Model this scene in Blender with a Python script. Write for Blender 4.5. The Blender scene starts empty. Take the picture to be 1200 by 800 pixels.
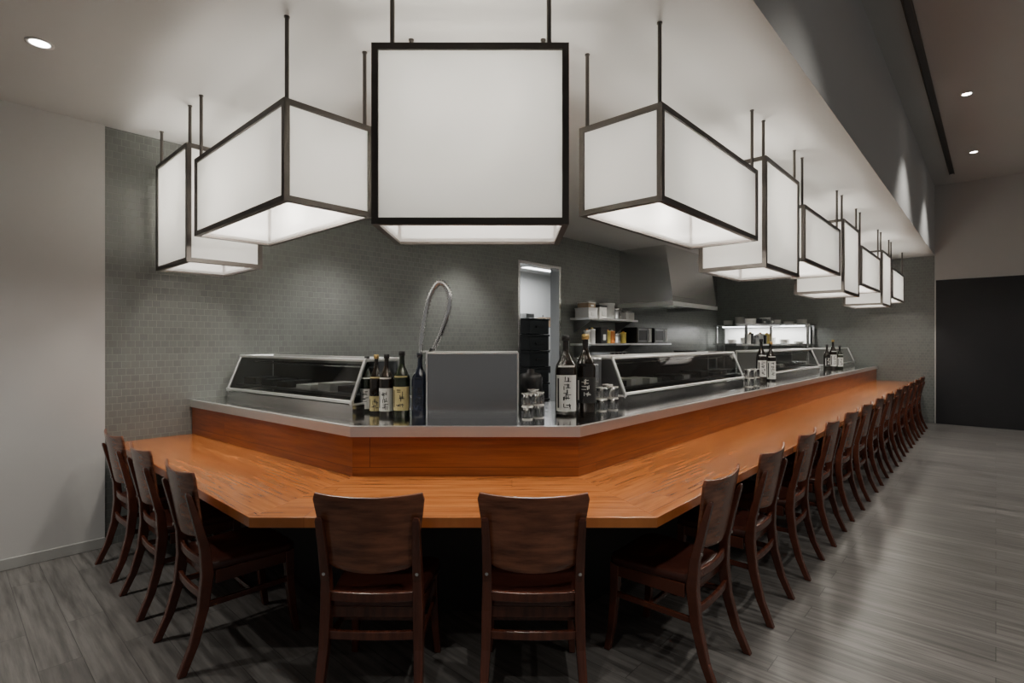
import bpy, math, random
from mathutils import Vector, Matrix
random.seed(4)
F=620.0; CZ=1.5
TH=math.atan2(567,620); CT,ST=math.sin(TH),math.cos(TH)   # U=(CT,ST)
ROT=math.atan2(ST,CT)
def uv2w(u,v): return (CT*u-ST*v, ST*u+CT*v)
def w2uv(x,y): return (CT*x+ST*y, -ST*x+CT*y)
def P(px,py,z):
    Y=(CZ-z)*F/(py-400.0); return ((px-600)/F*Y, Y)

# ---------------- materials ----------------
def newmat(n):
    m=bpy.data.materials.new(n); m.use_nodes=True
    nt=m.node_tree; return m,nt,nt.nodes.get('Principled BSDF')
def mixrgb(nt,f,a,b,mode='MIX'):
    n=nt.nodes.new('ShaderNodeMix'); n.data_type='RGBA'; n.blend_type=mode
    for s,v in ((0,f),(6,a),(7,b)):
        if hasattr(v,'is_linked') : nt.links.new(v,n.inputs[s])
        elif s==0: n.inputs[0].default_value=v
        else: n.inputs[s].default_value=(v[0],v[1],v[2],1)
    return n.outputs[2]
def coords(nt,swz=None,scale=(1,1,1)):
    tc=nt.nodes.new('ShaderNodeTexCoord'); out=tc.outputs['Object']
    if swz:
        s=nt.nodes.new('ShaderNodeSeparateXYZ'); c=nt.nodes.new('ShaderNodeCombineXYZ')
        nt.links.new(out,s.inputs[0])
        for i,ax in enumerate(swz):
            if ax in 'XYZ': nt.links.new(s.outputs[ax],c.inputs[i])
        out=c.outputs[0]
    mp=nt.nodes.new('ShaderNodeMapping'); mp.inputs['Scale'].default_value=scale
    nt.links.new(out,mp.inputs['Vector']); return mp.outputs[0]
def noise(nt,vec,scale,detail=3,rough=.5):
    n=nt.nodes.new('ShaderNodeTexNoise'); n.inputs['Scale'].default_value=scale
    n.inputs['Detail'].default_value=detail; n.inputs['Roughness'].default_value=rough
    nt.links.new(vec,n.inputs['Vector']); return n.outputs['Fac']
def ramp(nt,fac,a,b):
    r=nt.nodes.new('ShaderNodeMapRange'); r.inputs[1].default_value=a; r.inputs[2].default_value=b
    nt.links.new(fac,r.inputs[0]); return r.outputs[0]
def bump(nt,bs,h,st,dist=.01):
    b=nt.nodes.new('ShaderNodeBump'); b.inputs['Strength'].default_value=st; b.inputs['Distance'].default_value=dist
    nt.links.new(h,b.inputs['Height']); nt.links.new(b.outputs[0],bs.inputs['Normal'])
def simple(n,c,r=.5,m=0,var=.12,sc=12,coat=0):
    M,nt,bs=newmat(n)
    v=coords(nt); f=noise(nt,v,sc)
    col=mixrgb(nt,f,[x*(1-var) for x in c],[min(1,x*(1+var)) for x in c])
    nt.links.new(col,bs.inputs['Base Color'])
    bs.inputs['Roughness'].default_value=r; bs.inputs['Metallic'].default_value=m
    bs.inputs['Coat Weight'].default_value=coat
    return M
def steel(n,c=.62,r=.27,stretch=(40,40,1.5)):
    M,nt,bs=newmat(n)
    v=coords(nt,None,stretch); f=noise(nt,v,2,2)
    nt.links.new(mixrgb(nt,f,(c*.97,)*3,(c*1.03,c*1.03,c*1.02)),bs.inputs['Base Color'])
    rr=nt.nodes.new('ShaderNodeMapRange'); rr.inputs[3].default_value=r*.93; rr.inputs[4].default_value=r*1.07
    nt.links.new(f,rr.inputs[0]); nt.links.new(rr.outputs[0],bs.inputs['Roughness'])
    bs.inputs['Metallic'].default_value=1
    return M
def tile(n,swz):
    M,nt,bs=newmat(n); v=coords(nt,swz)
    b=nt.nodes.new('ShaderNodeTexBrick'); b.offset=0.5; b.squash=1
    b.inputs['Scale'].default_value=1; b.inputs['Brick Width'].default_value=.056; b.inputs['Row Height'].default_value=.052
    b.inputs['Mortar Size'].default_value=.002; b.inputs['Mortar Smooth'].default_value=.3
    b.inputs['Color1'].default_value=(.140,.150,.140,1); b.inputs['Color2'].default_value=(.165,.176,.164,1)
    b.inputs['Mortar'].default_value=(.23,.24,.222,1)
    nt.links.new(v,b.inputs['Vector'])
    f=noise(nt,v,1.3,2)
    m=nt.nodes.new('ShaderNodeMath'); m.operation='MULTIPLY'; m.inputs[1].default_value=.25; nt.links.new(f,m.inputs[0])
    nt.links.new(mixrgb(nt,m.outputs[0],b.outputs['Color'],(.15,.16,.15)),bs.inputs['Base Color'])
    bs.inputs['Roughness'].default_value=.26
    inv=nt.nodes.new('ShaderNodeMath'); inv.operation='SUBTRACT'; inv.inputs[0].default_value=1
    nt.links.new(b.outputs['Fac'],inv.inputs[1]); bump(nt,bs,inv.outputs[0],.45,.004); return M
def wood(n,swz,c1,c2,cd,bw=1.8,rh=.13,r=.3,gr=1.0,mort=.0012,sx=1.0,coat=.15,mc=.5):
    M,nt,bs=newmat(n); v=coords(nt,swz)
    b=nt.nodes.new('ShaderNodeTexBrick'); b.offset=.37; b.offset_frequency=2
    b.inputs['Scale'].default_value=1; b.inputs['Brick Width'].default_value=bw; b.inputs['Row Height'].default_value=rh
    b.inputs['Mortar Size'].default_value=mort; b.inputs['Mortar Smooth'].default_value=0
    b.inputs['Color1'].default_value=(*c1,1); b.inputs['Color2'].default_value=(*c2,1); b.inputs['Mortar'].default_value=(*[x*mc for x in cd],1)
    nt.links.new(v,b.inputs['Vector'])
    mp=nt.nodes.new('ShaderNodeMapping'); mp.inputs['Scale'].default_value=(1.6*sx,22,22); nt.links.new(v,mp.inputs['Vector'])
    add=nt.nodes.new('ShaderNodeVectorMath'); add.operation='MULTIPLY_ADD'
    nt.links.new(b.outputs['Color'],add.inputs[0]); add.inputs[1].default_value=(60,60,60); nt.links.new(mp.outputs[0],add.inputs[2])
    f=noise(nt,add.outputs[0],1.6,6,.62); g=ramp(nt,f,.38,.68)
    m=nt.nodes.new('ShaderNodeMath'); m.operation='MULTIPLY'; m.inputs[1].default_value=gr; nt.links.new(g,m.inputs[0])
    nt.links.new(mixrgb(nt,m.outputs[0],b.outputs['Color'],cd),bs.inputs['Base Color'])
    bs.inputs['Roughness'].default_value=r; bs.inputs['Coat Weight'].default_value=coat; bs.inputs['Coat Roughness'].default_value=.16
    bump(nt,bs,f,.05); return M
def emis(n,c,s):
    M,nt,bs=newmat(n); bs.inputs['Base Color'].default_value=(*c,1)
    bs.inputs['Emission Color'].default_value=(*c,1); bs.inputs['Emission Strength'].default_value=s; return M
def glassmat(n,tint=(.8,.82,.82),base=.06):
    M,nt,bs=newmat(n); nt.nodes.remove(bs); out=nt.nodes['Material Output']
    t=nt.nodes.new('ShaderNodeBsdfTransparent'); t.inputs[0].default_value=(*tint,1)
    g=nt.nodes.new('ShaderNodeBsdfGlossy'); g.inputs['Roughness'].default_value=.03
    fr=nt.nodes.new('ShaderNodeFresnel'); fr.inputs[0].default_value=1.45
    a=nt.nodes.new('ShaderNodeMath'); a.operation='ADD'; a.inputs[1].default_value=base; nt.links.new(fr.outputs[0],a.inputs[0])
    mx=nt.nodes.new('ShaderNodeMixShader'); nt.links.new(a.outputs[0],mx.inputs[0]); nt.links.new(t.outputs[0],mx.inputs[1]); nt.links.new(g.outputs[0],mx.inputs[2])
    nt.links.new(mx.outputs[0],out.inputs[0]); return M
def frosted(n,trans,transp,em,alb=.62):
    M,nt,bs=newmat(n); nt.nodes.remove(bs); out=nt.nodes['Material Output']; N=nt.nodes.new
    v=coords(nt); f=noise(nt,v,3,2)
    col=mixrgb(nt,f,(.84,.84,.82),(.88,.88,.86))
    col2=mixrgb(nt,f,(alb*.97,)*3,(alb*1.03,)*3)
    d=N('ShaderNodeBsdfDiffuse'); nt.links.new(col2,d.inputs[0])
    t=N('ShaderNodeBsdfTranslucent'); nt.links.new(col,t.inputs[0])
    m1=N('ShaderNodeMixShader'); m1.inputs[0].default_value=trans; nt.links.new(d.outputs[0],m1.inputs[1]); nt.links.new(t.outputs[0],m1.inputs[2])
    tr=N('ShaderNodeBsdfTransparent'); m2=N('ShaderNodeMixShader'); m2.inputs[0].default_value=transp
    nt.links.new(m1.outputs[0],m2.inputs[1]); nt.links.new(tr.outputs[0],m2.inputs[2])
    e=N('ShaderNodeEmission'); e.inputs[0].default_value=(1,.985,.96,1); e.inputs[1].default_value=em
    a=N('ShaderNodeAddShader'); nt.links.new(m2.outputs[0],a.inputs[0]); nt.links.new(e.outputs[0],a.inputs[1])
    nt.links.new(a.outputs[0],out.inputs[0]); return M

M_white=simple('plaster_white',(.50,.495,.48),.8,var=.03,sc=3)
M_ceil=simple('plaster_ceiling',(.52,.52,.505),.85,var=.02,sc=2)
M_base=simple('baseboard_paint',(.38,.38,.36),.5,var=.03)
M_grey=simple('plaster_grey',(.48,.47,.45),.8,var=.03,sc=2)
M_black=simple('panel_black',(.011,.011,.013),.55)
M_blk=simple('black_plastic',(.012,.012,.013),.35)
M_dark=simple('bar_base_dark',(.02,.018,.017),.5)
M_tileB=tile('tile_back','XZ0'); M_tileE=tile('tile_end','YZ0')
C1,C2,CD=(.60,.215,.058),(.47,.155,.038),(.26,.072,.016)
kw=dict(gr=.8,mort=.0007,r=.22,coat=.55,mc=.8,rh=.16,bw=2.4)
M_tab=wood('table_wood','XY0',C1,C2,CD,**kw)
M_tabV=wood('table_wood_left','YX0',C1,C2,CD,**kw)
M_ris=wood('riser_wood','XZ0',(.36,.105,.027),(.31,.088,.021),(.14,.034,.009),bw=2.6,rh=.4,gr=.8,coat=.3)
M_risV=wood('riser_wood_left','YZ0',(.36,.105,.027),(.31,.088,.021),(.14,.034,.009),bw=2.6,rh=.4,gr=.8,coat=.3)
M_floor=wood('vinyl_plank','YX0',(.215,.204,.19),(.135,.128,.119),(.060,.056,.052),bw=1.22,rh=.16,r=.33,gr=.88,coat=0,sx=.9,mort=.0015)
M_chair=wood('chair_wood','ZX0',(.115,.033,.018),(.115,.033,.018),(.04,.012,.007),bw=9,rh=9,r=.24,gr=.8,mort=0,sx=1.5,coat=.3)
M_panel=wood('chair_back_wood','XZ0',(.25,.090,.045),(.25,.090,.045),(.075,.025,.013),bw=9,rh=9,r=.26,gr=.9,mort=0,sx=2.2,coat=.4)
M_seat=simple('seat_vinyl',(.06,.018,.012),.3,var=.2)
M_steel=steel('stainless',.55,.2); M_steelT=steel('stainless_top',.8,.13,(1.5,40,40)); M_steelD=steel('stainless_dark',.3,.3)
M_edge=steel('stainless_edge_highlight',.9,.38,(1.5,1.5,60))  # lighter, rougher steel copy; bright edge highlight partly put into the colour
M_hood=steel('stainless_hood',.72,.24)
M_frame=simple('lamp_frame_bronze',(.080,.070,.061),.42,.4)
M_fr=frosted('frosted_acrylic',.40,0,.07); M_frb=frosted('frosted_acrylic_bottom',.14,.56,.10)
M_frt=frosted('added_frosted_top',.10,.28,.0)  # unseen top panel, added to cut lamp light on the ceiling
M_bulb=emis('bulb_glow',(1,.97,.92),14)
M_dl=emis('downlight_glow',(1,.96,.9),25)
M_glass=glassmat('case_glass'); M_tumb=glassmat('tumbler_glass',(.93,.95,.95),.2); M_tumr=glassmat('tumbler_cut_glass',(.95,.97,.97),.6)
M_bot=simple('bottle_dark',(.012,.008,.005),.08,var=.2,coat=.5); M_botb=simple('bottle_blue',(.01,.014,.03),.08,coat=.5)
M_botg=simple('bottle_green',(.012,.018,.008),.08,coat=.5)
M_lab=simple('label_paper',(.6,.6,.57),.6,var=.05); M_laby=simple('label_cream',(.5,.42,.2),.6)
M_ink=simple('label_ink',(.01,.01,.01),.6); M_gold=simple('cap_gold',(.4,.28,.1),.4,.6)
M_wplast=simple('white_plastic',(.6,.6,.58),.45,var=.04); M_card=simple('cardboard',(.28,.2,.13),.8)
M_or=simple('sauce_orange',(.6,.2,.03),.4); M_ye=simple('sauce_yellow',(.55,.42,.08),.4)
M_fluo=emis('fluorescent',(.97,.98,1),6); M_kw=simple('kitchen_white',(.6,.61,.60),.5,var=.03)
M_chrome=steel('chrome',.8,.14,(1,1,1))
M_cer=simple('ceramic_white',(.65,.64,.6),.3,var=.03)

# ---------------- mesh builder ----------------
class B:
    def __init__(s): s.v=[]; s.f=[]; s.m=[]; s.sm=[]; s.mats=[]
    def mi(s,m):
        if m not in s.mats: s.mats.append(m)
        return s.mats.index(m)
    def add(s,vs,fs,m,smooth=False):
        o=len(s.v); s.v+= [tuple(x) for x in vs]; k=s.mi(m)
        for f in fs: s.f.append([i+o for i in f]); s.m.append(k); s.sm.append(smooth)
    def box(s,a,b,m):
        x0,y0,z0=a; x1,y1,z1=b
        vs=[(x0,y0,z0),(x1,y0,z0),(x1,y1,z0),(x0,y1,z0),(x0,y0,z1),(x1,y0,z1),(x1,y1,z1),(x0,y1,z1)]
        s.add(vs,[(0,3,2,1),(4,5,6,7),(0,1,5,4),(1,2,6,5),(2,3,7,6),(3,0,4,7)],m)
    def prism(s,pts,z0,z1,m,axis='z'):
        n=len(pts)
        if axis=='z': f=lambda p,z:(p[0],p[1],z)
        elif axis=='x': f=lambda p,z:(z,p[0],p[1])
        else: f=lambda p,z:(p[0],z,p[1])
        vs=[f(p,z0) for p in pts]+[f(p,z1) for p in pts]
        fs=[tuple(range(n))[::-1],tuple(range(n,2*n))]+[(i,(i+1)%n,n+(i+1)%n,n+i) for i in range(n)]
        s.add(vs,fs,m)
    def tube(s,pts,r,m,n=12,caps=True,smooth=True):
        pts=[Vector(p) for p in pts]; N=len(pts); rr=r if isinstance(r,(list,tuple)) else [r]*N
        vs=[]; prev=None
        for i,p in enumerate(pts):
            t=(pts[min(i+1,N-1)]-pts[max(i-1,0)]).normalized()
            if prev is None:
                a=Vector((0,0,1)) if abs(t.z)<.9 else Vector((1,0,0)); x=t.cross(a).normalized()
            else:
                x=(prev-t*prev.dot(t)).normalized()
            prev=x; y=t.cross(x)
            for k in range(n):
                an=2*math.pi*k/n; vs.append(p+(x*math.cos(an)+y*math.sin(an))*rr[i])
        fs=[(i*n+k,i*n+(k+1)%n,(i+1)*n+(k+1)%n,(i+1)*n+k) for i in range(N-1) for k in range(n)]
        s.add(vs,fs,m,smooth)
        if caps: s.add(vs[:n],[tuple(range(n))[::-1]],m); s.add(vs[-n:],[tuple(range(n))],m)
    def lathe(s,prof,c,m,n=24):
        vs=[]
        for r,z in prof:
            for k in range(n):
                a=2*math.pi*k/n; vs.append((c[0]+r*math.cos(a),c[1]+r*math.sin(a),c[2]+z))
        fs=[(i*n+k,i*n+(k+1)%n,(i+1)*n+(k+1)%n,(i+1)*n+k) for i in range(len(prof)-1) for k in range(n)]
        s.add(vs,fs,m,True)
    def patch(s,c,r,a0,a1,z0,z1,m,n=10):
        vs=[]
        for z in (z0,z1):
            for k in range(n+1):
                a=a0+(a1-a0)*k/n; vs.append((c[0]+r*math.cos(a),c[1]+r*math.sin(a),c[2]+z))
        s.add(vs,[(k,k+1,n+2+k,n+1+k) for k in range(n)],m,True)
    def sweep(s,pts,w,m):
        vs=[]
        for p,(a,b) in zip(pts,w):
            for sx,sy in ((-1,-1),(1,-1),(1,1),(-1,1)): vs.append((p[0]+sx*a,p[1]+sy*b,p[2]))
        N=len(pts)
        fs=[(0,3,2,1),tuple(range(4*N-4,4*N))]+[(i*4+k,i*4+(k+1)%4,i*4+4+(k+1)%4,i*4+4+k) for i in range(N-1) for k in range(4)]
        s.add(vs,fs,m)
    def mesh(s,name,bevel=0):
        me=bpy.data.meshes.new(name); me.from_pydata(s.v,[],s.f)
        for m in s.mats: me.materials.append(m)
        for p,k,sm in zip(me.polygons,s.m,s.sm): p.material_index=k; p.use_smooth=sm
        import bmesh
        bm=bmesh.new(); bm.from_mesh(me); bmesh.ops.recalc_face_normals(bm,faces=bm.faces); bm.to_mesh(me); bm.free()
        me.update(); return me
    def obj(s,name,loc=(0,0,0),rot=0,bevel=0):
        return inst(s.mesh(name),name,loc,rot,bevel)
def inst(me,name,loc,rot,bevel=0):
    o=bpy.data.objects.new(name,me); bpy.context.scene.collection.objects.link(o)
    o.location=loc; o.rotation_euler=(0,0,rot)
    if bevel:
        b=o.modifiers.new('bevel','BEVEL'); b.width=bevel; b.segments=2; b.limit_method='ANGLE'; b.angle_limit=math.radians(50)
    return o
def light(name,kind,loc,energy,parent=None,color=(1,.96,.9),**kw):
    l=bpy.data.lights.new(name,kind); l.energy=energy; l.color=color
    for k,v in kw.items(): setattr(l,k,v)
    o=bpy.data.objects.new(name,l); bpy.context.scene.collection.objects.link(o); o.location=loc
    if parent: o.parent=parent
    return o

# ---------------- room shell (u,v frame) ----------------
WV=4.83; WU=12.42; LC=3.08; HC=4.35; SV=.83
b=B(); b.box((-5,-5,-.1),(WU+.15,8.2,0),M_floor); b.obj('floor',rot=ROT)
b=B(); b.box((-5,WV-.03,0),(.845,WV+.15,LC),M_white); b.obj('wall_left',rot=ROT)
b=B(); b.box((-5,WV-.045,0),(.845,WV-.03,.075),M_base); b.obj('baseboard_left',rot=ROT,bevel=.004)
D0,D1,DZ=5.40,6.36,2.62
b=B(); b.box((.845,WV,0),(D0,WV+.15,LC),M_tileB); b.box((D1,WV,0),(WU+.15,WV+.15,LC),M_tileB); b.box((D0,WV,DZ),(D1,WV+.15,LC),M_tileB)
b.obj('wall_back',rot=ROT)
b=B(); b.box((WU,SV,0),(WU+.15,WV,LC),M_tileE); b.obj('wall_end',rot=ROT)
b=B(); b.box((WU,-5,0),(WU+.15,SV,HC),M_grey); b.obj('wall_right',rot=ROT)
b=B(); b.box((WU-.03,-5,.0),(WU,SV-.02,2.62),M_black); b.obj('wall_panel_dark',rot=ROT,bevel=.003)
b=B(); b.box((-5,SV+.12,LC),(WU+.15,8.2,LC+.1),M_ceil); b.obj('ceiling',rot=ROT)
b=B(); b.box((-5,SV,LC),(WU,SV+.12,HC),M_ceil); b.obj('ceiling_soffit',rot=ROT)
b=B(); b.box((-5,-5,HC),(WU+.15,SV+.12,HC+.1),M_ceil); b.obj('ceiling_high',rot=ROT)
b=B(); b.box((1,.515,HC-.02),(11.67,.525,HC),M_frame); b.box((1,.575,HC-.02),(11.67,.585,HC),M_frame); b.box((1,.525,HC-.008),(11.67,.575,HC),M_blk)
b.obj('linear_air_diffuser',rot=ROT)
def dl(x,y,z,en=60,spot=1.6,r=.045):
    b=B(); b.lathe([(r*1.35,0),(r*1.35,-.006),(r,-.006),(r*.95,-.002)],(0,0,0),M_wplast); b.lathe([(r*.95,-.003),(.0005,-.003)],(0,0,0),M_dl)
    o=b.obj('recessed_downlight',(x,y,z))
    light('downlight_beam','SPOT',(0,0,-.03),en,o,spot_size=spot,spot_blend=.7,shadow_soft_size=.05)
dl(-2.50,2.80,LC,60); dl(5.235,6.09,HC,150); dl(6.946,7.96,HC,150)
for u,v in ((.9,-.2),(3.4,-.1),(2.2,-1.8),(5.2,-1.6),(8.2,-1.6),(11,-1.4)):
    x,y=uv2w(u,v); dl(x,y,HC,115)
dl(-.55,-.1,HC if -.1*CT+.55*ST<SV else LC,90)  # unseen downlight behind the camera, added to brighten the chair backs
for u,v in ((-.9,3.9),(2.6,4.1),(4.3,4.2),(6.9,3.7),(9.2,2.9),(10.9,3.6)):
    x,y=uv2w(u,v); dl(x,y,LC,125)

# kitchen room beyond doorway
b=B(); b.box((4.4,7.9,0),(11.2,8.0,LC),M_kw); b.box((4.3,WV+.15,0),(4.4,8.0,LC),M_kw); b.box((11.2,WV+.15,0),(11.3,8.0,LC),M_kw)
b.obj('wall_kitchen',rot=ROT)
b=B(); b.box((D0,WV-.01,0),(D0+.04,WV+.16,DZ),M_steel); b.box((D1-.04,WV-.01,0),(D1,WV+.16,DZ),M_steel); b.box((D0+.04,WV-.01,DZ-.04),(D1-.04,WV+.16,DZ),M_steel)
b.obj('door_1',rot=ROT,bevel=.003)
b=B(); b.box((0,0,-.06),(1.3,.3,0),M_wplast); b.box((.03,.03,-.07),(1.27,.27,-.06),M_fluo)
me=b.mesh('fluorescent_fixture')
for i,(u,v) in enumerate(((6.3,5.9),(8.1,6.9))):
    x,y=uv2w(u,v); o=inst(me,'fluorescent_fixture',(x,y,LC-.002),ROT)
    light('tube_light','AREA',(.65,.15,-.1),42,o,(.97,.98,1),shape='RECTANGLE',size=1.2,size_y=.25)
b=B()
for i in range(7): 
    b.box((0,0,i*.27+.0),(.5,.42,i*.27+.235),M_blk); b.box((-.015,-.015,i*.27+.235),(.515,.435,i*.27+.265),M_blk)
    b.box((.15,-.02,i*.27+.1),(.35,-.0,i*.27+.14),M_dark)
x,y=uv2w(6.55,5.6); b.obj('stacked_black_crates',(x,y,0),ROT,bevel=.008)
b=B()
for z in (.3,.8,1.3,1.8): b.box((0,0,z),(1.4,.45,z+.02),M_steel)
for q in (0,1.36):
    for r_ in (0,.41): b.tube([(q+.02,r_+.02,0),(q+.02,r_+.02,2.1)],.015,M_steel,8)
for i in range(16):
    z=(.32,.82,1.32,1.82)[i%4]; X=.05+(i//4)*.33; hh=random.uniform(.12,.3); b.box((X,.06,z),(X+.26,.38,z+hh),random.choice([M_blk,M_card,M_steel,M_cer,M_blk]))
x,y=uv2w(8.0,7.2); b.obj('storage_rack',(x,y,0),ROT)

# ---------------- bar ----------------
AR=(2.083,1.066); AL=(.909,2.35); BR=(2.421,1.713); BL=(1.572,2.641); LE=(1.42,WV-.005); RE=(WU-.04,1.713)
line=[RE,BR,BL,LE]
def offs(pts,d):
    n=len(pts); out=[]
    ns=[]
    for i in range(n-1):
        dx,dy=pts[i+1][0]-pts[i][0],pts[i+1][1]-pts[i][1]; L=math.hypot(dx,dy); ns.append((dy/L,-dx/L))
    for i in range(n):
        if i==0: q=ns[0]; out.append((pts[i][0]+q[0]*d,pts[i][1]+q[1]*d))
        elif i==n-1:
            q=ns[-1]; p=(pts[i][0]+q[0]*d,pts[i][1]+q[1]*d)
            out.append((p[0],pts[i][1]))
        else:
            a,c=ns[i-1],ns[i]; k=d/(1+a[0]*c[0]+a[1]*c[1]); out.append((pts[i][0]+(a[0]+c[0])*k,pts[i][1]+(a[1]+c[1])*k))
    return out
def ring(b,d0,d1,z0,z1,mats):
    o=offs(line,d0); q=offs(line,d1)
    for i in range(3):
        b.prism([o[i],o[i+1],q[i+1],q[i]],z0,z1,mats[i])
TZ=.75
b=B()
b.prism([AR,(RE[0],AR[1]),RE,BR],TZ-.045,TZ,M_tab)
b.prism([AL,BL,LE,(AL[0],LE[1])],TZ-.045,TZ,M_tabV)
tab=b.obj('wooden_bar_table',rot=ROT,bevel=.002)
b=B(); b.prism([uv2w(*AL),uv2w(*AR),uv2w(*BR),uv2w(*BL)],TZ-.045,TZ,M_tab)
o=b.obj('table_front_section',bevel=.002); o.parent=tab; o.matrix_parent_inverse=tab.matrix_basis.inverted()
b=B()
ring(b,0,.03,TZ,.972,[M_ris,M_ris,M_risV])
ring(b,-.018,.012,.972,1.03,[M_edge]*3)
ring(b,.012,.86,.972,1.03,[M_steelT]*3)
ring(b,.03,.05,0,.972,[M_dark]*3)
ring(b,.05,.80,.1,.94,[M_steelD]*3)
ring(b,-.0,.03,0.0,TZ-.045,[M_dark]*3)
b.obj('sushi_bar_counter',rot=ROT)
b=B()
for u in [3.2+1.6*i for i in range(6)]:
    b.prism([(1.12,TZ-.047),(1.705,TZ-.047),(1.705,TZ-.4)],u,u+.04,M_dark,'x')
b.obj('table_support_bracket',rot=ROT)

# ---------------- chairs ----------------
def chair():
    b=B()
    def ypan(z): return -.205-.075*((z-.45)/.45)
    pts=[]
    def arc(cx,cy,r,a0,a1,n=5):
        for k in range(n+1):
            a=math.radians(a0+(a1-a0)*k/n); pts.append((cx+r*math.cos(a),cy+r*math.sin(a)))
    arc(.165,.155,.055,0,90); arc(-.165,.155,.055,90,180); arc(-.15,-.175,.035,180,270); arc(.15,-.175,.035,270,360)
    vs=[];n=len(pts)
    lay=[(.97,.425),(1,.432),(1,.452),(.97,.464),(.85,.468),(.5,.458),(.05,.454)]
    for s,z in lay: vs+=[(p[0]*s,p[1]*s,z) for p in pts]
    fs=[tuple(range(n))[::-1]]+[(i*n+k,i*n+(k+1)%n,(i+1)*n+(k+1)%n,(i+1)*n+k) for i in range(len(lay)-1) for k in range(n)]+[tuple(range((len(lay)-1)*n,len(lay)*n))]
    b.add(vs,fs,M_seat,True)
    for sx in (-1,1): b.box((sx*.185-.009,-.17,.365),(sx*.185+.009,.17,.427),M_chair)
    b.box((-.18,.165,.365),(.18,.183,.427),M_chair); b.box((-.18,-.195,.375),(.18,-.177,.43),M_chair)
    for sx in (-1,1):
        P_=[(sx*.20,.215,0),(sx*.192,.195,.12),(sx*.186,.182,.28),(sx*.184,.178,.43)]
        b.sweep(P_,[(.015,.015),(.017,.017),(.019,.02),(.021,.023)],M_chair)
        P_=[(sx*.205,-.315,0),(sx*.197,-.262,.12),(sx*.19,-.222,.27),(sx*.187,-.205,.42),(sx*.185,-.214,.54),(sx*.186,-.244,.66),(sx*.190,-.283,.80),(sx*.191,-.288,.815)]
        b.sweep(P_,[(.016,.017),(.017,.019),(.019,.022),(.021,.025),(.019,.021),(.018,.017),(.015,.011),(.010,.006)],M_chair)
        b.tube([(sx*.186,-.238,.575),(sx*.186,-.248,.575)],.007,M_chrome,8)
        b.box((sx*.19-.008,-.235,.265),(sx*.19+.008,.185,.292),M_chair)
    def rail(z,h,y,bow,w=.185,t=.009,seg=10):
        vs=[]
        for k in range(seg+1):
            x=-w+2*w*k/seg; yy=y-bow*(1-(x/w)**2)
            vs+=[(x,yy-t,z),(x,yy+t,z),(x,yy+t,z+h),(x,yy-t,z+h)]
        fs=[(k*4+j,k*4+(j+1)%4,k*4+4+(j+1)%4,k*4+4+j) for k in range(seg) for j in range(4)]+[(0,1,2,3),tuple(range(4*seg,4*seg+4))]
        b.add(vs,fs,M_chair,False)
    rail(.455,.038,-.208,.02); rail(.305,.035,-.218,.012); rail(.265,.025,.0,.0,.195)
    nx,nz=18,12; z0,z1=.585,.895; hw0,hw1=.172,.225; t=.007
    front=[];back=[]
    for j in range(nz+1):
        s=j/nz
        for i in range(nx+1):
            q=-1+2*i/nx
            hw=hw0+(hw1-hw0)*s**.85
            if s<.10: hw-= .035*(1-math.sqrt(max(0,1-(1-s/.10)**2)))
            if s>.94: hw-= .012*(1-math.sqrt(max(0,1-((s-.94)/.06)**2)))
            x=q*hw; z=z0+(z1-z0)*s+ (.012*q*q*s)-(.006*(1-q*q)*(1-s))
            y=ypan(z)-.004-.034*(1-q*q)+.016
            front.append((x,y+t,z)); back.append((x,y-t,z))
    n=(nx+1)*(nz+1); W=nx+1
    fs=[(j*W+i,j*W+i+1,(j+1)*W+i+1,(j+1)*W+i) for j in range(nz) for i in range(nx)]
    fs+=[tuple(k+n for k in f)[::-1] for f in fs]
    for i in range(nx): fs.append((i,i+n,i+1+n,i+1)); a=nz*W+i; fs.append((a,a+1,a+1+n,a+n))
    for j in range(nz): a=j*W; fs.append((a,a+W,a+W+n,a+n)); a=j*W+nx; fs.append((a,a+n,a+W+n,a+W))
    b.add(front+back,fs,M_panel,False)
    return b.mesh('dining_chair')
CH=chair()
def put(x,y,r):
    o=inst(CH,'dining_chair',(x,y,0),r+math.radians(random.uniform(-1.5,1.5)),.004)
put(-.561,2.35,0); put(.088,2.35,0)
for i in range(13):
    x,y=uv2w(2.43+.74*i,1.19); put(x,y,ROT)
for v in (2.89,3.60,4.27):
    x,y=uv2w(1.065,v); put(x,y,ROT-math.pi/2)

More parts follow.
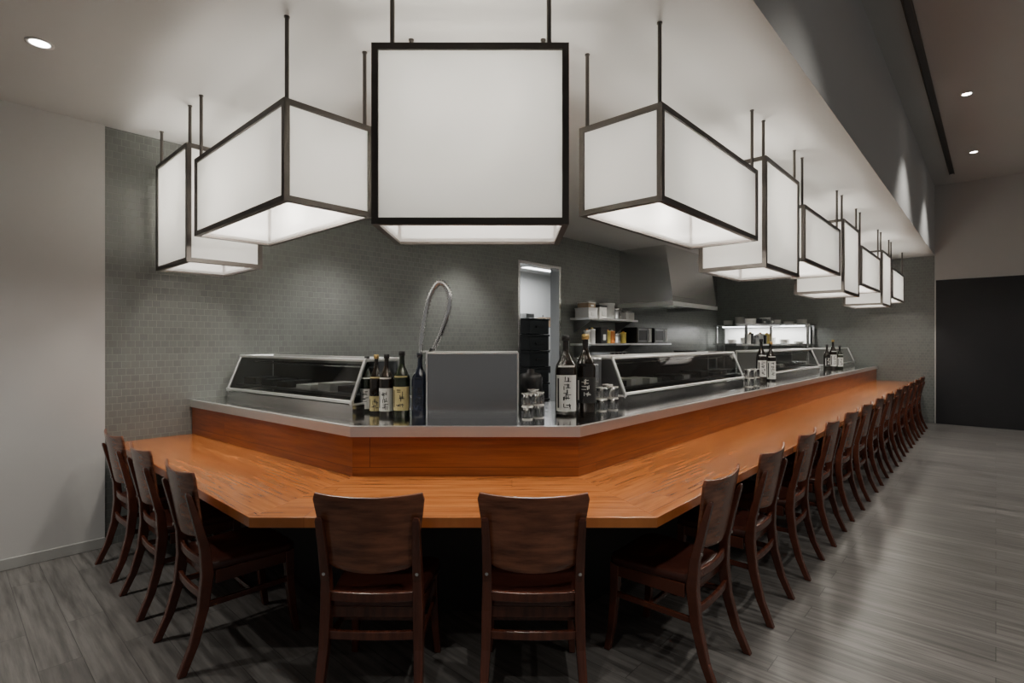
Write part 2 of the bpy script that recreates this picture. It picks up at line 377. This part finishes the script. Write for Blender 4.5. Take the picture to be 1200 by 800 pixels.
# ---------------- pendant lamps ----------------
def lampmesh(L,D,H,inset):
    b=B(); t=.029
    for x in (-L/2,L/2-t):
        for y in (-D/2,D/2-t): b.box((x,y,0),(x+t,y+t,H),M_frame)
    for z in (0,H-t):
        for y in (-D/2,D/2-t): b.box((-L/2+t,y,z),(L/2-t,y+t,z+t),M_frame)
        for x in (-L/2,L/2-t): b.box((x,-D/2+t,z),(x+t,D/2-t,z+t),M_frame)
    c=.010
    for y in (-D/2+c,D/2-c-.004): b.box((-L/2+t,y,t),(L/2-t,y+.004,H-t),M_fr)
    for x in (-L/2+c,L/2-c-.004): b.box((x,-D/2+t,t),(x+.004,D/2-t,H-t),M_fr)
    b.add([(-L/2+t,-D/2+t,.012),(L/2-t,-D/2+t,.012),(L/2-t,D/2-t,.012),(-L/2+t,D/2-t,.012)],[(0,1,2,3)],M_frb)
    b.add([(-L/2+t,-D/2+t,H-.008),(L/2-t,-D/2+t,H-.008),(L/2-t,D/2-t,H-.008),(-L/2+t,D/2-t,H-.008)],[(0,1,2,3)],M_frt)
    b.box((-L/2+t,-.012,H-.03),(L/2-t,.012,H-.015),M_frame)
    bl=[]
    for k in range(2):
        x=(-.2+.4*k)*L
        b.tube([(x,0,H-.03),(x,0,H-.10)],.02,M_frame)
        b.lathe([(.001,-.10),(.022,-.09),(.033,-.06),(.03,-.025),(.018,0)],(x,0,H-.10),M_bulb,16)
        bl.append((x,0,H-.26))
    return b,bl
def lamp(L,D,zb,zt,c,rot,ins,E):
    H=zt-zb; b,bl=lampmesh(L,D,H,ins)
    for sx in (-1,1):
        for sy in (-1,1):
            x=sx*(L/2-ins); y=sy*(D/2-.03)
            b.tube([(x,y,H-.01),(x,y,LC-zb)],.0105,M_frame,8); b.tube([(x,y,LC-zb-.006),(x,y,LC-zb)],.014,M_frame,12)
    o=b.obj('pendant_lamp',(c[0],c[1],zb),rot)
    for p in bl: light('bulb_light','POINT',p,E,o,(1,.93,.83),shadow_soft_size=.06)
EL=35
lamp(.86,.50,2.01,2.80,(-.182,2.55),0,.085,EL*1.05)
u=2.395
for i in range(7):
    L=1.415 if i%2==0 else .86
    zb,zt=(2.187,2.67) if i%2==0 else (2.03,2.82)
    lamp(L,.49,zb,zt,uv2w(u+L/2,1.2+.245),ROT,.035,EL); u+=L+.17
lamp(1.29,.49,2.175,2.67,uv2w(1.13+.245,2.51+.645),ROT+math.pi/2,.035,EL)
lamp(.72,.49,2.03,2.82,uv2w(1.13+.245,3.95+.36),ROT+math.pi/2,.035,EL*.8)

# ---------------- display cases ----------------
def case(L,loc,rot):
    b=B(); d=.40; h=.345
    b.box((0,0,0),(L,d,.055),M_steel)
    prof=[(0,.055),(.0,.075),(.11,h),(d,h),(d,.055)]
    def bar(p,q,r=.011): b.tube([p,q],r,M_edge,8)
    for x in (0.012,L-.012):
        b.prism([(y,z) for y,z in prof],x-.003,x+.003,M_glass if x>1 else M_steelD,'x')
        for (p,q) in zip(prof,prof[1:]+prof[:1]): bar((x,p[0],p[1]),(x,q[0],q[1]),.013)
    for p in ((0,.075),(.11,h),(d,h)): bar((0,p[0],p[1]),(L,p[0],p[1]),.012)
    b.add([(.01,0,.08),(L-.01,0,.08),(L-.01,.105,h-.01),(.01,.105,h-.01)],[(0,1,2,3)],M_glass)
    b.box((.02,.11,h-.004),(L-.02,d,h+.004),M_glass)
    b.box((.02,d-.008,.06),(L-.02,d-.002,h-.02),M_blk)
    b.box((.03,.06,.10),(L-.03,d-.03,.115),M_steelD)
    b.box((.02,.13,h-.03),(L-.02,.16,h-.01),M_steelD)
    x=.08
    while x<L-.3:
        w=random.uniform(.12,.22); hh=random.uniform(.03,.06)
        b.box((x,.1,.116),(x+w,.32,.116+hh),random.choice([M_steel,M_cer,M_blk,M_steel])); x+=w+random.uniform(.02,.12)
    b.tube([(.05,.2,h-.05),(L-.05,.2,h-.05)],.008,M_chrome,8)
    b.obj('sushi_display_case',loc,rot)
x,y=uv2w(3.50,2.06); case(2.55,(x,y,1.03),ROT)
x,y=uv2w(6.95,2.06); case(2.5,(x,y,1.03),ROT)
x,y=uv2w(10.5,2.06); case(1.75,(x,y,1.03),ROT)
p=(1.665,4.76); q=(1.835,3.08); x,y=uv2w(*p)
dx,dy=uv2w(q[0]-p[0],q[1]-p[1]); case(math.hypot(dx,dy),(x,y,1.03),math.atan2(dy,dx))

x0,Y0=P(500,490,1.03); x1=(607-600)/F*Y0
b=B(); t=.006; w=x1-x0; d=.40; h=.40
M_g=steel('stainless_guard',.42,.17)
b.box((0,0,0),(w,t,h),M_g); b.box((0,d-t,0),(w,d,h),M_g); b.box((0,t,0),(t,d-t,h),M_g); b.box((w-t,t,0),(w,d-t,h),M_g)
b.tube([(0,0,h),(w,0,h),(w,d,h),(0,d,h),(0,0,h)],.005,M_edge,8)
b.tube([(0,0,0),(0,0,h)],.005,M_edge,8); b.tube([(w,0,0),(w,0,h)],.005,M_edge,8)
b.obj('stainless_splash_guard',(x0,Y0,1.03))
b=B(); b.box((0,0,0),(.17,.15,.33),M_steelD); b.box((-.005,-.005,.33),(.175,.155,.345),M_steel); b.box((.02,-.006,.05),(.15,0,.30),M_steel)
b.obj('stainless_ice_bin',(.50,3.97,1.03),0,bevel=.004)

# faucet
fx,fy=(493-600)/F*3.72,3.72
b=B()
b.lathe([(.04,0),(.04,.015),(.024,.03),(.018,.05)],(0,0,0),M_chrome)
b.tube([(0,0,.03),(0,0,.46)],.016,M_chrome)
b.tube([(-.035,0,.06),(.035,0,.06)],.014,M_chrome); b.tube([(.035,0,.06),(.07,-.02,.09)],.007,M_chrome); b.tube([(-.035,0,.06),(-.07,-.02,.09)],.007,M_chrome)
pts=[];rad=[]
ctrl=[Vector(c) for c in ((.0,0,.44),(.015,0,.58),(.06,-.005,.77),(.13,-.02,.88),(.2,-.03,.82),(.195,-.03,.68),(.145,-.02,.53),(.085,-.01,.40))]
def cr(p0,p1,p2,p3,t): return .5*((2*p1)+(p2-p0)*t+(2*p0-5*p1+4*p2-p3)*t*t+(3*p1-p0-3*p2+p3)*t**3)
k=0
for i in range(len(ctrl)-1):
    a=ctrl[max(i-1,0)];c=ctrl[i];d_=ctrl[i+1];e=ctrl[min(i+2,len(ctrl)-1)]
    for j in range(14): pts.append(cr(a,c,d_,e,j/14)); rad.append(.023 if k%2 else .012); k+=1
b.tube(pts,rad,M_chrome,12)
b.tube([(.085,-.01,.42),(.06,-.01,.34)],[.02,.024],M_blk); b.tube([(.06,-.01,.34),(.055,-.01,.31)],.028,M_chrome)
b.tube([(0,0,.40),(.07,-.005,.40)],.008,M_chrome)
b.obj('spray_faucet',(fx,fy,1.03))

# ---------------- bottles ----------------
def bottle(px,py,h,r,mb,ml,cap=M_ink,face=-math.pi/2,seed=0,zt=1.03,lz=(.12,.5),off=0):
    x,y=P(px,py,zt); b=B(); rnd=random.Random(seed)
    prof=[(.001,0),(r*.92,0),(r,.01*h),(r,.56*h),(r*.93,.62*h),(r*.62,.70*h),(r*.36,.77*h),(r*.30,.84*h),(r*.29,.93*h)]
    b.lathe(prof,(0,0,0),mb)
    b.lathe([(r*.29,.93*h),(r*.38,.93*h),(r*.38,.995*h),(r*.3,h),(.001,h)],(0,0,0),cap)
    a=face
    b.patch((0,0,0),r+.0012,a-1.15,a+1.15,lz[0]*h,lz[1]*h,ml)
    ink=M_ink if ml is not M_ink else M_lab
    zc=lz[1]*h-.02
    while zc>lz[0]*h+.035:
        s=.026
        for k in range(6):
            aa=a+rnd.uniform(-.32,.32); z=zc-rnd.uniform(0,s)
            if rnd.random()<.5: b.patch((0,0,0),r+.002,aa-.22,aa+.22,z,z+.0045,ink,4)
            else: b.patch((0,0,0),r+.002,aa-.04,aa+.04,z-.012,z+.012,ink,2)
        zc-=.04
    b.patch((0,0,0),r+.002,a-.95,a-.75,lz[0]*h+.02,lz[1]*h-.02,ink,3)
    b.patch((0,0,0),r*.93+.0035,a-.9,a+.9,.60*h,.625*h,ml)
    b.obj('sake_bottle',(x,y,zt),off)
bottle(430,482,.37,.044,M_botg,M_lab,seed=1,lz=(.06,.42)); bottle(441,484,.385,.043,M_bot,M_laby,M_gold,seed=2,lz=(.05,.3))
bottle(453,486.5,.39,.046,M_bot,M_lab,seed=3,lz=(.08,.45)); bottle(471,487.5,.41,.052,M_botg,M_laby,M_ink,seed=4,lz=(.1,.46))
bottle(492,488.5,.40,.050,M_botb,M_botb,M_botb,seed=5)
bottle(663,485,.51,.068,M_bot,M_lab,M_ink,seed=6,lz=(.05,.5)); bottle(686,482,.52,.068,M_bot,M_ink,M_gold,seed=7,lz=(.12,.45))
bottle(892,447,.50,.055,M_bot,M_lab,seed=8); bottle(903,446,.47,.055,M_bot,M_lab,M_gold,seed=9,lz=(.05,.5))
bottle(969,433,.42,.05,M_bot,M_ink,seed=10); bottle(976,433,.5,.055,M_bot,M_lab,M_gold,seed=11); bottle(984,432.5,.4,.05,M_botg,M_lab,seed=12)

# ---------------- glasses ----------------
def stacks(lst,r=.034,h=.075,zt=1.03):
    for px,py in lst:
        x,y=P(px,py,zt); b=B()
        for k in range(2):
            z=k*(h+.001)
            b.lathe([(.001,0),(r*.85,0),(r*.9,.004),(r,h),(r*.94,h),(r*.82,.012),(.001,.012)],(0,0,z),M_tumb,20)
            for q in range(10):
                an=q*math.pi/5; b.tube([(r*.92*math.cos(an),r*.92*math.sin(an),z+.01),(r*.97*math.cos(an),r*.97*math.sin(an),z+h*.7)],.003,M_tumr,5)
            b.lathe([(r,h-.004),(r+.0015,h),(r*.95,h+.001)],(0,0,z),M_cer,20)  # opaque white rings here and below paint glints on the glass
            b.lathe([(r*.86,0),(r*.92,.006),(r*.8,.008)],(0,0,z),M_cer,20)
        b.obj('stacked_tumbler_glasses',(x,y,zt))
stacks([(618,491),(631,489),(625,484)],.036,.078); stacks([(705,481),(718,480),(712,476)],.038,.08); stacks([(878,453),(885,452)],.045,.09)
x,y=P(625,473,1.03); b=B(); b.lathe([(.001,0),(.085,0),(.09,.01),(.088,.2),(.075,.225),(.03,.235),(.028,.26),(.001,.262)],(0,0,0),M_blk); b.obj('rice_warmer_pot',(x-.02,y,1.03))

# ---------------- kitchen ----------------
b=B(); b.box((6.55,4.1,.86),(11.3,WV-.002,.92),M_steel); b.box((6.6,4.15,.2),(11.25,WV-.002,.24),M_steelD)
for u in (6.6,8.1,9.7,11.2): b.box((u,4.14,0),(u+.05,4.19,.86),M_steel); b.box((u,4.74,0),(u+.05,4.79,.86),M_steel)
b.obj('stainless_worktable',rot=ROT)
for z,nm in ((1.83,0),(1.44,1)):
    b=B(); b.box((6.6,WV-.36,z),(8.05 if nm==0 else 9.3,WV-.002,z+.03),M_edge)
    for u in (6.7,7.9): b.prism([(WV-.33,z),(WV-.002,z),(WV-.002,z-.2)],u,u+.02,M_steelD,'x')
    b.obj('wall_shelf',rot=ROT)
def boxes(u,v,z,w,d,h,m,name,lid=None):
    b=B(); b.box((0,0,0),(w,d,h),m); b.box((-.006,-.006,h*.86),(w+.006,d+.006,h),lid or m); b.box((w*.3,-.008,h*.2),(w*.7,-.001,h*.55),M_lab if m is not M_lab else M_ink)
    x,y=uv2w(u,v); b.obj(name,(x,y,z),ROT,bevel=.006)
def cyl(u,v,z,r,h,m,name,lid=None):
    b=B(); b.lathe([(.001,0),(r*.9,0),(r,.01),(r,h*.88),(r*1.05,h*.88),(r*1.05,h),(.001,h)],(0,0,0),m,20)
    if lid: b.lathe([(r*.5,h),(r*.3,h*1.1),(.001,h*1.12)],(0,0,0),lid,16)
    x,y=uv2w(u,v); b.obj(name,(x,y,z),0)
S1=1.861; S2=1.471
boxes(6.62,4.5,S1,.24,.25,.15,M_wplast,'storage_container'); boxes(6.92,4.5,S1,.2,.25,.2,M_cer,'storage_container',M_blk)
boxes(6.64,4.52,S1+.152,.2,.2,.08,M_card,'storage_container',M_cer)
cyl(7.32,4.62,S1,.12,.25,M_wplast,'food_bucket'); cyl(7.58,4.62,S1,.1,.18,M_steel,'stock_pot',M_blk); boxes(7.72,4.5,S1,.26,.25,.14,M_wplast,'storage_container',M_steel)
cyl(6.72,4.6,S2,.05,.2,M_cer,'squeeze_bottle',M_or); cyl(6.86,4.6,S2,.05,.22,M_wplast,'squeeze_bottle',M_ye)
boxes(6.96,4.5,S2,.18,.22,.25,M_blk,'spice_box'); cyl(7.3,4.6,S2,.05,.2,M_ye,'squeeze_bottle',M_or); cyl(7.43,4.6,S2,.05,.2,M_or,'squeeze_bottle',M_wplast)
cyl(7.6,4.62,S2,.07,.16,M_steel,'stock_pot',M_blk)
cyl(7.82,4.62,S2,.05,.18,M_ye,'squeeze_bottle',M_or)
for u in (8.05,8.65):
    b=B(); b.box((0,0,0),(.52,.3,.27),M_blk); b.box((.02,-.012,.02),(.36,0,.25),M_steelD); b.box((.05,-.015,.05),(.33,-.012,.22),M_blk); b.box((.38,-.012,.02),(.5,0,.25),M_wplast)
    b.tube([(.365,-.03,.04),(.365,-.03,.23)],.008,M_chrome,8)
    x,y=uv2w(u,WV-.34); b.obj('microwave_oven',(x,y,S2),ROT,bevel=.005)
b=B(); b.box((0,0,0),(.5,.5,.42),M_steel); b.box((.03,-.015,.05),(.47,0,.34),M_blk); b.tube([(.05,-.05,.36),(.45,-.05,.36)],.01,M_chrome); 
for k in range(4): b.tube([(.08+.11*k,-.02,.395),(.08+.11*k,0,.395)],.015,M_blk,10)
x,y=uv2w(6.75,4.2); b.obj('countertop_oven',(x,y,.92),ROT,bevel=.005)
cyl(7.5,4.45,.92,.17,.36,M_steel,'stock_pot',M_blk); cyl(7.95,4.45,.92,.15,.3,M_blk,'rice_cooker',M_steel)
boxes(8.3,4.25,.92,.5,.4,.3,M_steel,'countertop_fryer',M_blk); boxes(9.0,4.25,.92,.6,.45,.35,M_steelD,'griddle_unit',M_steel); boxes(9.9,4.25,.92,.45,.45,.4,M_steel,'countertop_fryer',M_blk)
b=B()
hu0,hu1,hv=8.05,9.85,3.85
b.prism([(hv+.12,LC-.002),(WV-.002,LC-.002),(WV-.002,2.14),(hv,2.14),(hv,2.24)],hu0,hu1,M_hood,'x')
b.box((hu0-.02,hv-.02,2.08),(hu1+.02,hv+.01,2.15),M_edge); b.box((hu0-.02,hv+.01,2.08),(hu0+.01,WV-.002,2.15),M_edge); b.box((hu1-.01,hv+.01,2.08),(hu1+.02,WV-.002,2.15),M_steel)
b.obj('range_hood',rot=ROT)
b=B()
for z in (1.83,1.42): b.box((11.85,2.75,z),(WU-.002,4.7,z+.035),M_steel)
for v in (2.78,4.62): b.box((11.88,v,.9),(11.92,v+.04,1.83),M_steel); b.box((12.35,v,.9),(12.39,v+.04,1.83),M_steel)
b.box((11.7,2.75,.86),(WU-.002,4.7,.92),M_steel); b.box((11.75,2.8,0),(WU-.002,4.65,.86),M_steelD)
b.box((12.3,2.85,1.46),(12.34,4.6,1.80),M_kw)
b.box((12.0,2.9,1.81),(12.1,4.55,1.83),M_fluo)
sh=b.obj('pass_through_shelf',rot=ROT)
light('shelf_light','AREA',(12.05,3.7,1.795),26,sh,(1,.98,.95),shape='RECTANGLE',size=.1,size_y=1.6)
def plates(u,v,z,n,r):
    b=B()
    for i in range(n): b.lathe([(.001,.0),(r*.5,0),(r,.016),(r,.02),(r*.5,.006),(.001,.006)],(0,0,i*.014),M_cer,20)
    x,y=uv2w(u,v); b.obj('stacked_plates',(x,y,z),0)
for i in range(7): plates(12.08,2.95+.25*i,1.866,random.randint(3,12),.1)
for i in range(6): plates(12.05,3.0+.27*i,1.456,random.randint(3,9),.1)
b=B(); b.box((9.9,3.2,1.80),(11.5,3.5,1.83),M_edge)
for u in (9.95,11.4):
    b.box((u,3.33,0),(u+.04,3.37,1.8),M_steel)
b.box((9.9,2.95,.86),(11.5,3.75,.9),M_steel); b.box((9.95,3.0,.1),(11.45,3.7,.86),M_steelD); b.box((9.95,3.05,0),(11.45,3.65,.1),M_blk)
b.box((9.9,3.2,1.42),(11.5,3.5,1.45),M_edge)
b.obj('prep_station',rot=ROT)
plates(10.2,3.35,1.831,6,.1); boxes(10.5,3.24,1.831,.3,.22,.1,M_blk,'storage_container',M_blk); boxes(11.0,3.24,1.831,.25,.2,.14,M_steel,'storage_container'); plates(10.15,3.35,.901,9,.12)
for i,(uu,hh,m,l) in enumerate(((10.05,.18,M_cer,M_or),(10.2,.2,M_blk,M_gold),(10.5,.16,M_steel,M_blk),(10.75,.2,M_wplast,M_or),(10.95,.17,M_blk,M_wplast),(11.15,.2,M_ye,M_or))):
    cyl(uu,3.35,1.451,.055,hh,m,'squeeze_bottle',l)

# ---------------- world, camera ----------------
w=bpy.data.worlds.new('World'); bpy.context.scene.world=w; w.use_nodes=True
w.node_tree.nodes['Background'].inputs[0].default_value=(1,.98,.96,1); w.node_tree.nodes['Background'].inputs[1].default_value=.17
cam=bpy.data.cameras.new('Camera'); cam.lens=F/1200*36; cam.sensor_width=36; cam.clip_start=.05
co=bpy.data.objects.new('Camera',cam); bpy.context.scene.collection.objects.link(co); co.location=(0,0,CZ); co.rotation_euler=(math.pi/2,0,0)
bpy.context.scene.camera=co
